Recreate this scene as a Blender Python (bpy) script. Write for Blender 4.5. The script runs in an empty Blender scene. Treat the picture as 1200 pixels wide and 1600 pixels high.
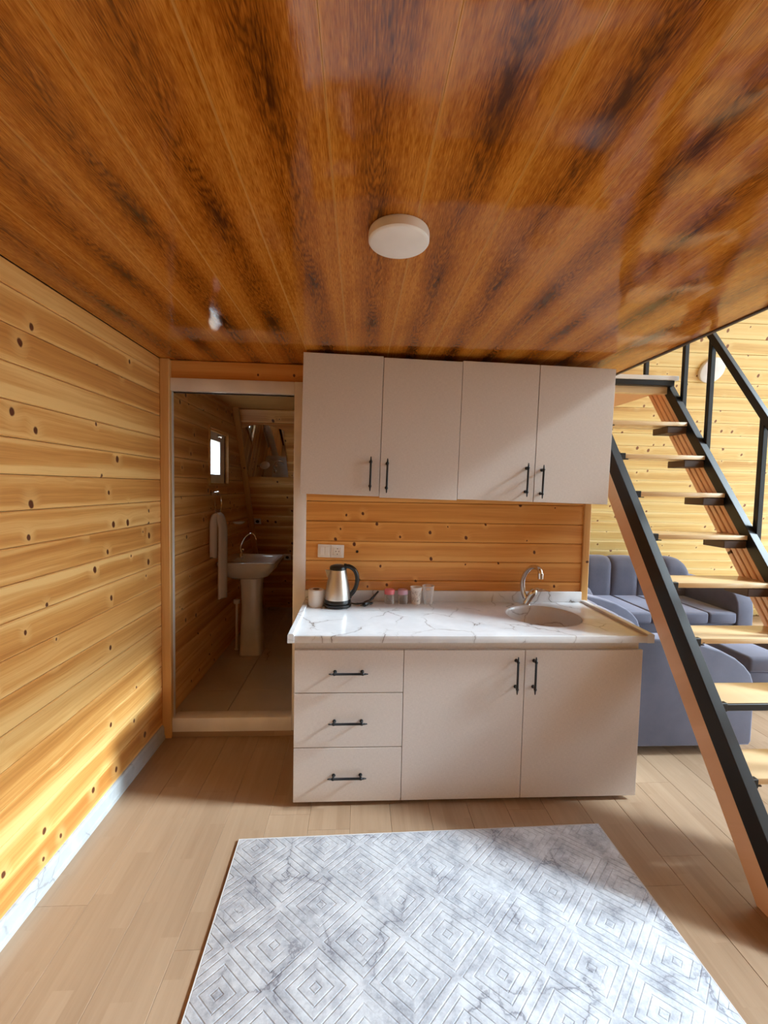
import bpy, bmesh, math, random
from mathutils import Vector, Matrix
rnd = random.Random(7)
sc = bpy.context.scene
C = sc.collection
PI = math.pi

# ---------------------------------------------------------------- camera, sky, sun, exposure
cam_d = bpy.data.cameras.new('camera')
cam_d.sensor_fit = 'HORIZONTAL'
cam_d.sensor_width = 36.0
cam_d.lens = 675.86 / 1200 * 36.0
cam_d.clip_start = 0.02
cam = bpy.data.objects.new('camera', cam_d)
C.objects.link(cam)
RIGHT, FWD, UP = Vector((.99818806, -.05658204, .02047137)), Vector((.05763825, .99680318, -.05532867)), Vector((-.01727531, .05640835, .99825831))
m = Matrix.Identity(4)
for i in range(3):
    m[i][0], m[i][1], m[i][2] = RIGHT[i], UP[i], -FWD[i]
m[0][3], m[1][3], m[2][3] = 0, 0, 1.6272
cam.matrix_world = m
sc.camera = cam

world = bpy.data.worlds.new('sky')
sc.world = world
world.use_nodes = True
wn = world.node_tree
wn.nodes.clear()
wo = wn.nodes.new('ShaderNodeOutputWorld')
wb = wn.nodes.new('ShaderNodeBackground')
wt = wn.nodes.new('ShaderNodeTexCoord')
wsx = wn.nodes.new('ShaderNodeSeparateXYZ')
wr = wn.nodes.new('ShaderNodeValToRGB')
wn.links.new(wt.outputs['Generated'], wsx.inputs[0])
wmr = wn.nodes.new('ShaderNodeMapRange')
wmr.inputs[1].default_value = -1
wn.links.new(wsx.outputs[2], wmr.inputs[0])
wn.links.new(wmr.outputs[0], wr.inputs[0])
wr.color_ramp.elements[0].position, wr.color_ramp.elements[0].color = 0.47, (.30, .29, .26, 1)
wr.color_ramp.elements[1].position, wr.color_ramp.elements[1].color = 0.53, (.74, .87, 1, 1)
wn.links.new(wr.outputs[0], wb.inputs[0])
wb.inputs[1].default_value = 8.5
wn.links.new(wb.outputs[0], wo.inputs[0])

sun_d = bpy.data.lights.new('sun', 'SUN')
sun_d.energy = 7.3
sun_d.angle = math.radians(7)
sun_d.color = (.80, .91, 1)
sun = bpy.data.objects.new('sun', sun_d)
C.objects.link(sun)
SUN_DIR = Vector((-1.0, .10, -.66))
sun.rotation_euler = SUN_DIR.to_track_quat('-Z', 'Y').to_euler()
sun.location = (9, -1, 6)

sc.view_settings.view_transform = 'Standard'
sc.view_settings.look = 'None'
sc.view_settings.exposure = 0.12
sc.view_settings.gamma = 1.0
sc.view_settings.use_curve_mapping = False
sc.cycles.max_bounces = 10
sc.cycles.diffuse_bounces = 7
sc.cycles.glossy_bounces = 5
sc.cycles.transmission_bounces = 8
sc.cycles.transparent_max_bounces = 12
sc.cycles.sample_clamp_indirect = 8.0

# ---------------------------------------------------------------- dimensions (metres; camera at x=0, y=0)
XL, YW, ZC, XR = -1.23, 2.787, 2.392, 1.640      # left wall, kitchen wall, ceiling, loft edge
XG = 5.7                                          # glazed gable
SL, Y0, YF = .53, 5.494, -2.4                    # far slope y = Y0 - SL z, near slope y = YF + SL z
TH = math.atan(SL)
ZR = (Y0 - YF) / (2 * SL)
ZB = .10                                          # bathroom floor level
XP = 1.50                                         # end of the kitchen wall

# ---------------------------------------------------------------- material helpers
class N:
    def __init__(s, name):
        s.m = bpy.data.materials.new(name)
        s.m.use_nodes = True
        s.t = s.m.node_tree
        s.t.nodes.clear()
        s.out = s.t.nodes.new('ShaderNodeOutputMaterial')
        s.p = s.t.nodes.new('ShaderNodeBsdfPrincipled')
        s.t.links.new(s.p.outputs[0], s.out.inputs[0])
    def n(s, typ, **kw):
        nd = s.t.nodes.new(typ)
        for k, v in kw.items():
            setattr(nd, k, v)
        return nd
    def put(s, sock, v):
        if isinstance(v, bpy.types.NodeSocket):
            s.t.links.new(v, sock)
        elif isinstance(v, (tuple, list)) and len(v) == 3 and sock.type == 'RGBA':
            sock.default_value = (*v, 1)
        else:
            sock.default_value = v
    def math(s, op, a, b=0.0, c=None, clamp=False):
        nd = s.n('ShaderNodeMath', operation=op, use_clamp=clamp)
        s.put(nd.inputs[0], a); s.put(nd.inputs[1], b)
        if c is not None: s.put(nd.inputs[2], c)
        return nd.outputs[0]
    def coord(s, kind='Object'):
        return s.n('ShaderNodeTexCoord').outputs[kind]
    def sep(s, v):
        nd = s.n('ShaderNodeSeparateXYZ'); s.put(nd.inputs[0], v)
        return nd.outputs
    def comb(s, x=0.0, y=0.0, z=0.0):
        nd = s.n('ShaderNodeCombineXYZ')
        for i, v in enumerate((x, y, z)): s.put(nd.inputs[i], v)
        return nd.outputs[0]
    def rand(s):
        return s.n('ShaderNodeObjectInfo').outputs['Random']
    def noise(s, v, scale=5.0, detail=3.0, rough=.5, dist=0.0, dim='3D'):
        nd = s.n('ShaderNodeTexNoise', noise_dimensions=dim)
        s.put(nd.inputs['Vector'], v); s.put(nd.inputs['Scale'], scale); s.put(nd.inputs['Detail'], detail)
        s.put(nd.inputs['Roughness'], rough); s.put(nd.inputs['Distortion'], dist)
        return nd.outputs['Fac'], nd.outputs['Color']
    def voro(s, v, scale=5.0, feature='F1', dim='2D'):
        nd = s.n('ShaderNodeTexVoronoi', voronoi_dimensions=dim, feature=feature)
        s.put(nd.inputs['Vector'], v); s.put(nd.inputs['Scale'], scale)
        return nd.outputs
    def ramp(s, f, *stops, interp='LINEAR'):
        nd = s.n('ShaderNodeValToRGB'); s.put(nd.inputs[0], f)
        cr = nd.color_ramp
        cr.interpolation = interp
        while len(cr.elements) < len(stops): cr.elements.new(.5)
        for e, (p, c) in zip(cr.elements, stops):
            e.position = p; e.color = (*c, 1) if len(c) == 3 else c
        return nd.outputs[0]
    def smooth(s, f, a, b, lo=0.0, hi=1.0):
        nd = s.n('ShaderNodeMapRange', interpolation_type='SMOOTHSTEP')
        s.put(nd.inputs[0], f); s.put(nd.inputs[1], a); s.put(nd.inputs[2], b); s.put(nd.inputs[3], lo); s.put(nd.inputs[4], hi)
        return nd.outputs[0]
    def mix(s, f, a, b, typ='MIX'):
        nd = s.n('ShaderNodeMix', data_type='RGBA', blend_type=typ)
        s.put(nd.inputs[0], f); s.put(nd.inputs[6], a); s.put(nd.inputs[7], b)
        return nd.outputs[2]
    def bump(s, h, strength=.3, dist=.002):
        nd = s.n('ShaderNodeBump')
        s.put(nd.inputs['Height'], h); s.put(nd.inputs['Strength'], strength); s.put(nd.inputs['Distance'], dist)
        s.t.links.new(nd.outputs[0], s.p.inputs['Normal'])
    def set(s, **kw):
        for k, v in kw.items():
            s.put(s.p.inputs[k.replace('_', ' ')], v)
        return s

def plain(name, col, rough=.5, metal=0.0, spec=.5, **kw):
    k = N(name)
    f, _ = k.noise(k.coord(), 6, 3)
    c2 = tuple(min(1, x * 1.08) for x in col); c1 = tuple(x * .92 for x in col)
    k.set(Base_Color=k.ramp(f, (.3, c1), (.7, c2)), Roughness=rough, Metallic=metal, **kw)
    k.p.inputs['Specular IOR Level'].default_value = spec
    return k.m

def pine(name, light, mid, dark, knot=(.105, .032, .011), kscale=6.0, kkeep=.45, rough=.38, ksize=1.0, sap=.10):
    """Knotty pine on a plank: local x runs along the board, local z across it."""
    k = N(name)
    x, y, z = k.sep(k.coord())
    r = k.rand()
    X = k.math('ADD', x, k.math('MULTIPLY', r, 41.7))
    Z = k.math('ADD', z, k.math('MULTIPLY', r, 7.31))
    kw, _ = k.noise(k.comb(k.math('MULTIPLY', X, 30), 0, k.math('MULTIPLY', Z, 30)), 1, 1)
    kw = k.math('MULTIPLY', k.math('SUBTRACT', kw, .5), .010)
    kv = k.voro(k.comb(k.math('ADD', k.math('MULTIPLY', X, .95), kw), k.math('ADD', k.math('MULTIPLY', Z, .72), k.math('MULTIPLY', X, .12))), kscale)
    d = kv['Distance']
    cr = k.sep(kv['Color'])
    on = k.math('GREATER_THAN', cr[0], kkeep)
    d = k.math('ADD', d, k.math('SUBTRACT', 1, on))
    size = k.math('MULTIPLY', k.math('MULTIPLY_ADD', cr[1], .055, .030), ksize)
    q = k.math('DIVIDE', d, size)
    halo = k.smooth(q, 5.0, 0.6)
    kn = k.smooth(q, 1.15, .7)
    w, _ = k.noise(k.comb(k.math('MULTIPLY', X, 1.6), 0, k.math('MULTIPLY', Z, 3.5)), 1, 2)
    zz = k.math('ADD', Z, k.math('MULTIPLY', w, .045))
    zz = k.math('ADD', zz, k.math('MULTIPLY', halo, .016))
    g1, _ = k.noise(k.comb(k.math('MULTIPLY', X, .35), 0, k.math('MULTIPLY', zz, 11)), 1, 2)
    g2, _ = k.noise(k.comb(k.math('MULTIPLY', X, 1.1), 0, k.math('MULTIPLY', zz, 75)), 1, 4, .6)
    g3, _ = k.noise(k.comb(k.math('MULTIPLY', X, 5), 0, k.math('MULTIPLY', zz, 330)), 1, 2)
    f = k.math('ADD', k.math('MULTIPLY', g1, .55), k.math('ADD', k.math('MULTIPLY', g2, .27), k.math('MULTIPLY', g3, .18)))
    f = k.math('ADD', f, k.math('MULTIPLY', k.math('SUBTRACT', r, .5), .07))
    # heartwood in the middle of the board, paler sapwood along its edges
    eu = k.math('ABSOLUTE', k.math('SUBTRACT', k.math('DIVIDE', z, .131), .5))
    eu = k.math('ADD', eu, k.math('MULTIPLY', k.math('SUBTRACT', g1, .5), .9))
    f = k.math('ADD', f, k.math('MULTIPLY', k.smooth(eu, .24, .42, -.4, .8), sap))
    col = k.ramp(f, (.33, dark), (.47, mid), (.62, light))
    col = k.mix(k.math('MULTIPLY', halo, .5), col, light)
    st = k.smooth(k.noise(k.comb(k.math('MULTIPLY', X, 2.2), 3, k.math('MULTIPLY', zz, 60)), 1, 2)[0], .66, .76)
    col = k.mix(k.math('MULTIPLY', st, .45), col, dark)
    col = k.mix(kn, col, knot)
    k.set(Base_Color=col, Roughness=rough)
    k.bump(k.math('SUBTRACT', g2, k.math('MULTIPLY', kn, .6)), .12, .002)
    return k.m

M = {}
M['pine'] = pine('pine_boards', (.88, .54, .20), (.70, .335, .090), (.50, .195, .042), knot=(.12, .034, .012), ksize=1.0, kkeep=.42, sap=.085)
M['pine_kitchen'] = pine('pine_kitchen_boards', (.78, .40, .12), (.68, .30, .070), (.52, .195, .038), knot=(.11, .022, .008), ksize=1.0, kscale=7.5, kkeep=.4)
M['pine_bright'] = pine('pine_far_boards', (.88, .68, .30), (.83, .57, .21), (.62, .34, .10), knot=(.25, .085, .025), ksize=1.2, kkeep=.35, kscale=6.5)
M['pine_post'] = pine('pine_post', (.72, .42, .15), (.60, .30, .085), (.46, .2, .05), kkeep=.9)
M['pine_stair'] = pine('pine_stair_cladding', (.86, .54, .34), (.78, .46, .26), (.62, .33, .16), kkeep=.75, kscale=5)
M['tread'] = pine('pine_tread', (.80, .60, .36), (.72, .50, .26), (.6, .38, .17), kkeep=.85, rough=.16)
M['ply'] = pine('plywood_soffit', (.80, .42, .2), (.72, .34, .14), (.6, .25, .09), kkeep=.95)

def mat_ceiling():
    k = N('glossy_oak_print_panel')
    x, y, z = k.sep(k.coord())
    r = k.rand()
    X = k.math('ADD', x, k.math('MULTIPLY', k.math('FLOOR', k.math('MULTIPLY', r, 5)), .37))
    u = k.math('DIVIDE', z, .23)                       # 0..1 across the panel
    cu = k.math('SUBTRACT', u, .52)
    # knots down the middle of the print
    fx = k.math('SUBTRACT', k.math('FRACT', k.math('DIVIDE', X, .78)), .5)
    dx = k.math('MULTIPLY', fx, .78 * 8)
    w, _ = k.noise(k.comb(k.math('MULTIPLY', X, 5), 0, k.math('MULTIPLY', z, 16)), 1, 3)
    wz = k.math('MULTIPLY', k.math('SUBTRACT', w, .5), 1.5)
    dz = k.math('ADD', k.math('MULTIPLY', cu, 8.5), wz)
    d = k.math('SQRT', k.math('ADD', k.math('MULTIPLY', dx, dx), k.math('MULTIPLY', dz, dz)))
    near = k.smooth(d, 2.2, .1)
    rings = k.math('SINE', k.math('MULTIPLY', d, 9))
    # broad dark band in the middle
    wl, _ = k.noise(k.comb(k.math('MULTIPLY', X, 1.3), 0, k.math('MULTIPLY', z, 4)), 1, 2)
    band_c = k.math('ADD', cu, k.math('MULTIPLY', k.math('SUBTRACT', wl, .5), .45))
    band = k.smooth(k.math('ABSOLUTE', band_c), .40, .03)
    pz = k.math('MULTIPLY', k.math('ADD', cu, k.math('MULTIPLY', k.math('SUBTRACT', wl, .5), .3)), .23)
    arch = k.math('ADD', k.math('MULTIPLY', k.math('MULTIPLY', pz, pz), 260), k.math('MULTIPLY', X, .9))
    wn2, _ = k.noise(k.comb(k.math('MULTIPLY', X, 7), 0, k.math('MULTIPLY', z, 70)), 1, 3, .6)
    arch = k.math('ADD', arch, k.math('MULTIPLY', wn2, .22))
    arch = k.math('ADD', arch, k.math('MULTIPLY', near, .3))
    lines = k.math('POWER', k.math('MULTIPLY_ADD', k.math('SINE', k.math('MULTIPLY', arch, 75)), .5, .5), 2.5)
    long_, _ = k.noise(k.comb(k.math('MULTIPLY', X, .8), 0, k.math('MULTIPLY', z, 60)), 1, 3, .6)
    grain, _ = k.noise(k.comb(k.math('MULTIPLY', X, 30), 0, k.math('MULTIPLY', z, 360)), 1, 2, .6)
    blot, _ = k.noise(k.comb(k.math('MULTIPLY', X, 3), 0, k.math('MULTIPLY', z, 14)), 1, 3, .6)
    f = k.math('ADD', k.math('MULTIPLY', long_, .30), k.math('MULTIPLY', grain, .56))
    f = k.math('ADD', f, k.math('MULTIPLY', blot, .24))
    f = k.math('SUBTRACT', f, k.math('MULTIPLY', band, .115))
    f = k.math('SUBTRACT', f, k.math('MULTIPLY', lines, k.math('MULTIPLY_ADD', band, .085, .02)))
    f = k.math('SUBTRACT', f, k.math('MULTIPLY', near, k.math('MULTIPLY_ADD', rings, .035, .12)))
    f = k.math('SUBTRACT', f, k.math('MULTIPLY', k.smooth(d, .75, .25), .10))
    col = k.ramp(f, (.17, (.085, .022, .003)), (.32, (.205, .058, .005)), (.46, (.40, .122, .010)), (.63, (.64, .255, .034)))
    edge = k.smooth(k.math('ABSOLUTE', k.math('SUBTRACT', u, .5)), .480, .495)
    col = k.mix(k.math('MULTIPLY', edge, .6), col, (.72, .38, .09))
    rough = k.math('MULTIPLY_ADD', grain, .06, .035)
    k.set(Base_Color=col, Roughness=rough)
    k.p.inputs['Specular IOR Level'].default_value = .5
    wob, _ = k.noise(k.comb(k.math('MULTIPLY', X, 4), 0, k.math('MULTIPLY', z, 9)), 1, 1)
    k.bump(k.math('ADD', k.math('MULTIPLY', wob, 1.6), k.math('MULTIPLY', grain, .03)), .35, .004)
    return k.m
M['ceiling'] = mat_ceiling()

def mat_laminate():
    k = N('beech_laminate')
    x, y, z = k.sep(k.coord())
    r = k.rand()
    strip = k.math('FLOOR', k.math('MULTIPLY', z, 3 / .2))
    wn_ = k.n('ShaderNodeTexWhiteNoise', noise_dimensions='2D')
    k.put(wn_.inputs['Vector'], k.comb(k.math('ADD', strip, k.math('MULTIPLY', r, 97)), k.math('FLOOR', k.math('ADD', k.math('MULTIPLY', x, 1.9), k.math('MULTIPLY', strip, .37)))))
    t = wn_.outputs['Value']
    X = k.math('ADD', x, k.math('MULTIPLY', t, 23)); Z = k.math('ADD', z, k.math('MULTIPLY', t, 5))
    g, _ = k.noise(k.comb(k.math('MULTIPLY', X, 1.3), 0, k.math('MULTIPLY', Z, 34)), 1, 4, .6, .4)
    g2, _ = k.noise(k.comb(k.math('MULTIPLY', X, 12), 0, k.math('MULTIPLY', Z, 260)), 1, 2)
    f = k.math('ADD', k.math('MULTIPLY', g, .55), k.math('ADD', k.math('MULTIPLY', g2, .2), k.math('MULTIPLY', t, .22)))
    col = k.ramp(f, (.24, (.30, .19, .115)), (.48, (.36, .24, .152)), (.76, (.42, .29, .19)))
    k.set(Base_Color=col, Roughness=.36)
    k.bump(g2, .05, .001)
    return k.m
M['laminate'] = mat_laminate()

def mat_marble(name, base, vein, scale, rough, cloud=(.9, .9, .9), vein_w=.028, keep=.5, bump=0):
    k = N(name)
    co = k.coord()
    _, nc = k.noise(co, scale * .8, 4, .55)
    vm = k.n('ShaderNodeVectorMath', operation='MULTIPLY_ADD')
    k.put(vm.inputs[0], nc); vm.inputs[1].default_value = (.55 / scale * 2,) * 3; k.put(vm.inputs[2], co)
    v = vm.outputs[0]
    nd = k.n('ShaderNodeTexVoronoi', voronoi_dimensions='3D', feature='DISTANCE_TO_EDGE')
    k.put(nd.inputs['Vector'], v); nd.inputs['Scale'].default_value = scale
    gate = k.smooth(k.noise(co, scale * .9, 2)[0], keep, keep + .14)
    line = k.math('MULTIPLY', k.smooth(nd.outputs['Distance'], vein_w, .002), gate)
    cl = k.smooth(k.noise(co, scale * 1.7, 4, .6)[0], .35, .75)
    soft = k.math('MULTIPLY', k.smooth(nd.outputs['Distance'], vein_w * 6, 0), k.math('MULTIPLY', gate, .22))
    col = k.mix(cl, base, cloud)
    col = k.mix(soft, col, vein)
    col = k.mix(k.math('MULTIPLY', line, .9), col, vein)
    k.set(Base_Color=col, Roughness=rough)
    return k.m
M['marble'] = mat_marble('white_marble_laminate', (.64, .645, .665), (.20, .165, .145), 4.6, .12, (.72, .725, .74), .011, .41)
M['tile'] = mat_marble('marbled_floor_tile', (.60, .54, .48), (.16, .12, .09), 1.6, .3, (.68, .62, .56), .014, .5)
M['skirting'] = mat_marble('white_streaked_skirting', (.42, .44, .45), (.28, .28, .29), 9, .35, (.50, .52, .53), .05, .5)

def mat_rug():
    k = N('marbled_carved_rug')
    co = k.coord()
    x, y, z = k.sep(co)
    def tri(v, per):
        return k.math('ABSOLUTE', k.math('SUBTRACT', k.math('FRACT', k.math('DIVIDE', v, per)), .5))
    # diamonds .31 x .28 in staggered rows, each with concentric carved rings
    u = k.math('ADD', k.math('DIVIDE', x, .31), k.math('DIVIDE', y, .28))
    v = k.math('SUBTRACT', k.math('DIVIDE', x, .31), k.math('DIVIDE', y, .28))
    fu = k.math('ABSOLUTE', k.math('SUBTRACT', k.math('FRACT', u), .5))
    fv = k.math('ABSOLUTE', k.math('SUBTRACT', k.math('FRACT', v), .5))
    dd = k.math('MAXIMUM', fu, fv)                    # 0 centre .. .5 edge
    ring = k.math('FRACT', k.math('MULTIPLY', dd, 8.0))
    groove = k.smooth(k.math('ABSOLUTE', k.math('SUBTRACT', ring, .5)), .12, .03)
    gn, _ = k.noise(co, 5, 2)
    groove = k.math('MULTIPLY', groove, k.smooth(gn, .30, .50))
    _, nc = k.noise(co, 5, 5, .6)
    vm = k.n('ShaderNodeVectorMath', operation='MULTIPLY_ADD')
    k.put(vm.inputs[0], nc); vm.inputs[1].default_value = (.35,) * 3; k.put(vm.inputs[2], co)
    nd = k.n('ShaderNodeTexVoronoi', voronoi_dimensions='2D', feature='DISTANCE_TO_EDGE')
    k.put(nd.inputs['Vector'], vm.outputs[0]); nd.inputs['Scale'].default_value = 5.0
    gate = k.smooth(k.noise(co, 4.0, 3)[0], .44, .62)
    line = k.math('MULTIPLY', k.smooth(nd.outputs['Distance'], .035, .0), gate)
    halo = k.math('MULTIPLY', k.smooth(nd.outputs['Distance'], .20, .0), gate)
    fine, _ = k.noise(co, 42, 3, .7)
    cl, _ = k.noise(co, 7, 7, .78)
    f = k.math('ADD', k.math('MULTIPLY', cl, .78), k.math('MULTIPLY', fine, .22))
    col = k.ramp(f, (.34, (.25, .26, .30)), (.46, (.45, .465, .51)), (.58, (.62, .64, .68)))
    col = k.mix(k.math('MULTIPLY', halo, .45), col, (.30, .31, .36))
    col = k.mix(k.math('MULTIPLY', line, .75), col, (.17, .17, .20))
    side = k.smooth(k.math('SUBTRACT', fu, fv), -.02, .02)     # groove shade painted into the colour, stronger on one diagonal
    col = k.mix(k.math('MULTIPLY', groove, k.math('MULTIPLY_ADD', side, .40, .08)), col, (.26, .27, .31))
    k.set(Base_Color=col, Roughness=.85)
    k.p.inputs['Specular IOR Level'].default_value = .15
    h = k.math('SUBTRACT', k.math('MULTIPLY', fine, .2), groove)
    k.bump(h, .45, .004)
    return k.m
M['rug'] = mat_rug()

def mat_melamine():
    k = N('white_linen_melamine')
    x, y, z = k.sep(k.coord())
    a, _ = k.noise(k.comb(k.math('MULTIPLY', x, 60), 0, k.math('MULTIPLY', z, 420)), 1, 2)
    b, _ = k.noise(k.comb(k.math('MULTIPLY', x, 420), 0, k.math('MULTIPLY', z, 60)), 1, 2)
    f = k.math('MULTIPLY', k.math('ADD', a, b), .5)
    k.set(Base_Color=k.ramp(f, (.35, (.56, .50, .455)), (.65, (.65, .585, .535))), Roughness=.42)
    k.p.inputs['Specular IOR Level'].default_value = .35
    k.bump(f, .08, .001)
    return k.m
M['melamine'] = mat_melamine()

def mat_fabric():
    k = N('slate_violet_velvet')
    co = k.coord()
    f, _ = k.noise(co, 4, 4, .6)
    g, _ = k.noise(co, 260, 2)
    ff = k.math('ADD', k.math('MULTIPLY', f, .7), k.math('MULTIPLY', g, .3))
    k.set(Base_Color=k.ramp(ff, (.35, (.064, .063, .088)), (.65, (.100, .096, .130))), Roughness=.75)
    k.p.inputs['Specular IOR Level'].default_value = .3
    k.p.inputs['Sheen Weight'].default_value = .5
    k.p.inputs['Sheen Tint'].default_value = (.75, .78, 1, 1)
    k.bump(g, .1, .001)
    return k.m
M['fabric'] = mat_fabric()

def mat_pane():
    k = N('window_glass')
    t = k.n('ShaderNodeBsdfTransparent')
    g = k.n('ShaderNodeBsdfGlossy')
    g.inputs['Roughness'].default_value = .02
    lw = k.n('ShaderNodeLayerWeight')
    f = k.math('MULTIPLY_ADD', k.math('POWER', lw.outputs['Facing'], 4.0), .3, .02)
    mx = k.n('ShaderNodeMixShader')
    k.t.links.new(f, mx.inputs[0]); k.t.links.new(t.outputs[0], mx.inputs[1]); k.t.links.new(g.outputs[0], mx.inputs[2])
    k.t.links.new(mx.outputs[0], k.out.inputs[0])
    t.inputs[0].default_value = (.95, .98, .98, 1)
    return k.m
M['pane'] = mat_pane()

def mat_clear(name, tint, milk):
    k = N(name)
    t = k.n('ShaderNodeBsdfTransparent'); t.inputs[0].default_value = (*tint, 1)
    k.set(Base_Color=(.9, .9, .9), Roughness=.08)
    mx = k.n('ShaderNodeMixShader')
    lw = k.n('ShaderNodeLayerWeight'); lw.inputs[0].default_value = .35
    fac = k.math('ADD', k.math('MULTIPLY', lw.outputs['Facing'], .55), milk, clamp=True)
    k.t.links.new(fac, mx.inputs[0]); k.t.links.new(t.outputs[0], mx.inputs[1]); k.t.links.new(k.p.outputs[0], mx.inputs[2])
    k.t.links.new(mx.outputs[0], k.out.inputs[0])
    return k.m
M['jar_glass'] = mat_clear('clear_jar_glass', (.93, .93, .92), .05)
M['clear_plastic'] = mat_clear('clear_plastic', (.95, .95, .95), .22)

def mat_cup():
    k = N('printed_paper')
    x, y, z = k.sep(k.coord())
    a, _ = k.noise(k.comb(k.math('MULTIPLY', x, 60), k.math('MULTIPLY', y, 60), k.math('MULTIPLY', z, 45)), 1, 3, .6)
    line = k.smooth(k.math('ABSOLUTE', k.math('SUBTRACT', a, .5)), .035, .0)
    band = k.math('MULTIPLY', k.smooth(z, .012, .02), k.smooth(z, .092, .084))
    k.set(Base_Color=k.mix(k.math('MULTIPLY', line, k.math('MULTIPLY', band, .8)), (.80, .74, .68), (.12, .08, .05)), Roughness=.5)
    return k.m
M['cup'] = mat_cup()

def mat_steel_brushed():
    k = N('brushed_stainless_steel')
    x, y, z = k.sep(k.coord())
    a, _ = k.noise(k.comb(k.math('MULTIPLY', x, 8), k.math('MULTIPLY', y, 8), k.math('MULTIPLY', z, 500)), 1, 2)
    k.set(Base_Color=(.62, .58, .53), Metallic=1.0, Roughness=k.math('MULTIPLY_ADD', a, .06, .33))
    return k.m
M['brushed'] = mat_steel_brushed()

M['black_steel'] = plain('black_painted_steel', (.011, .012, .014), .36, 0, .35)
M['black_plastic'] = plain('black_plastic', (.008, .008, .008), .3)
M['chrome'] = plain('chrome', (.72, .70, .68), .08, 1.0)
M['white_pvc'] = plain('white_pvc_frame', (.80, .76, .73), .32)
M['white_plastic'] = plain('white_plastic', (.82, .79, .75), .35)
M['lamp'] = plain('white_lamp_diffuser', (.86, .84, .83), .4)
M['ceramic'] = plain('white_ceramic', (.74, .70, .66), .1)
M['paper'] = plain('tissue_paper', (.80, .76, .71), .9)
M['card'] = plain('cardboard_core', (.20, .13, .09), .9)
M['pink'] = plain('pink_lid_plastic', (.80, .20, .23), .4)
M['lavender'] = plain('lavender_lid_plastic', (.60, .38, .50), .4)
M['towel'] = plain('white_terry_cloth', (.72, .66, .63), .95)
M['dark'] = plain('dark_recess', (.02, .016, .012), .8)
M['hole'] = plain('socket_hole', (.05, .035, .03), .6)
M['trim_brown'] = plain('brown_edge_trim', (.05, .022, .012), .45)
M['sub'] = plain('dark_wood_backing', (.10, .045, .014), .8)
M['roof'] = plain('pine_roof_lining', (.62, .36, .13), .5)
M['binding'] = plain('grey_rug_binding', (.55, .54, .55), .9)
M['grout'] = plain('grey_brown_grout', (.10, .08, .06), .9)
k = N('mirror_glass'); k.set(Base_Color=(.86, .88, .87), Metallic=1.0, Roughness=.01); M['mirror'] = k.m
M['pad'] = plain('dark_wood_block', (.075, .04, .025), .5)

# ---------------------------------------------------------------- mesh helpers
def mesh_of(name, bm, mat, smooth=None):
    me = bpy.data.meshes.new(name)
    bm.normal_update()
    bm.to_mesh(me); bm.free()
    me.materials.append(mat)
    if smooth is not None:
        for p in me.polygons: p.use_smooth = True
        me.set_sharp_from_angle(angle=math.radians(smooth))
    return me
def link(name, me, parent=None, mat4=None):
    o = bpy.data.objects.new(name, me)
    C.objects.link(o)
    if parent: o.parent = parent
    if mat4 is not None: o.matrix_basis = mat4
    return o
def obj(name, bm, mat, parent=None, smooth=None, mat4=None):
    return link(name, mesh_of(name, bm, mat, smooth), parent, mat4)
def tag(o, label=None, cat=None, group=None):
    if label: o['label'] = label
    if cat: o['category'] = cat
    if group: o['group'] = group
    return o
def struct(name, bm, mat, smooth=None):
    o = obj(name, bm, mat, None, smooth)
    o['kind'] = 'structure'
    return o
def thing(name, loc, label, cat, group=None, rz=0.0):
    o = bpy.data.objects.new(name, None)
    C.objects.link(o)
    o.location = loc; o.rotation_euler = (0, 0, rz)
    o.empty_display_size = .1
    return tag(o, label, cat, group)
def copy_thing(src, loc, rz, label, group=None, name=None):
    r = src.copy(); C.objects.link(r); r.location = loc; r.rotation_euler = (0, 0, rz)
    r['label'] = label
    if group: r['group'] = group
    for ch in list(src.children):
        c = ch.copy(); C.objects.link(c); c.parent = r
        for g in list(ch.children):
            d = g.copy(); C.objects.link(d); d.parent = c
    return r
T = Matrix.Translation
def regrain(o, Q):
    """turn the local axes so that local x follows the grain; the shape stays where it is."""
    o.data.transform(Q.inverted())
    o.matrix_basis = o.matrix_basis @ Q
    return o
Q_UP = Matrix.Rotation(-PI / 2, 4, 'Y')
def box(bm, lo, hi, bevel=0.0, seg=1, mat4=None):
    lo, hi = Vector(lo), Vector(hi)
    c = (lo + hi) / 2; s = hi - lo
    mm = T(c) @ Matrix.Diagonal((*s, 1))
    if mat4 is not None: mm = mat4 @ mm
    g = bmesh.ops.create_cube(bm, size=1, matrix=mm)
    if bevel > 0:
        es = set()
        for v in g['verts']: es.update(v.link_edges)
        bmesh.ops.bevel(bm, geom=list(es), offset=bevel, segments=seg, profile=.5, affect='EDGES')
def bbox(lo, hi, bevel=0.0, seg=1):
    bm = bmesh.new(); box(bm, lo, hi, bevel, seg); return bm
def lathe(bm, prof, n=24, mat4=None, cap=True):
    """prof: (r, z) from bottom to top."""
    mm = mat4 or Matrix.Identity(4)
    rings = []
    for r, z in prof:
        rings.append([bm.verts.new(mm @ Vector((r * math.cos(2 * PI * i / n), r * math.sin(2 * PI * i / n), z))) for i in range(n)])
    for a, b in zip(rings, rings[1:]):
        for i in range(n):
            bm.faces.new((a[i], a[(i + 1) % n], b[(i + 1) % n], b[i]))
    if cap:
        bm.faces.new(rings[0][::-1]); bm.faces.new(rings[-1])
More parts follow.
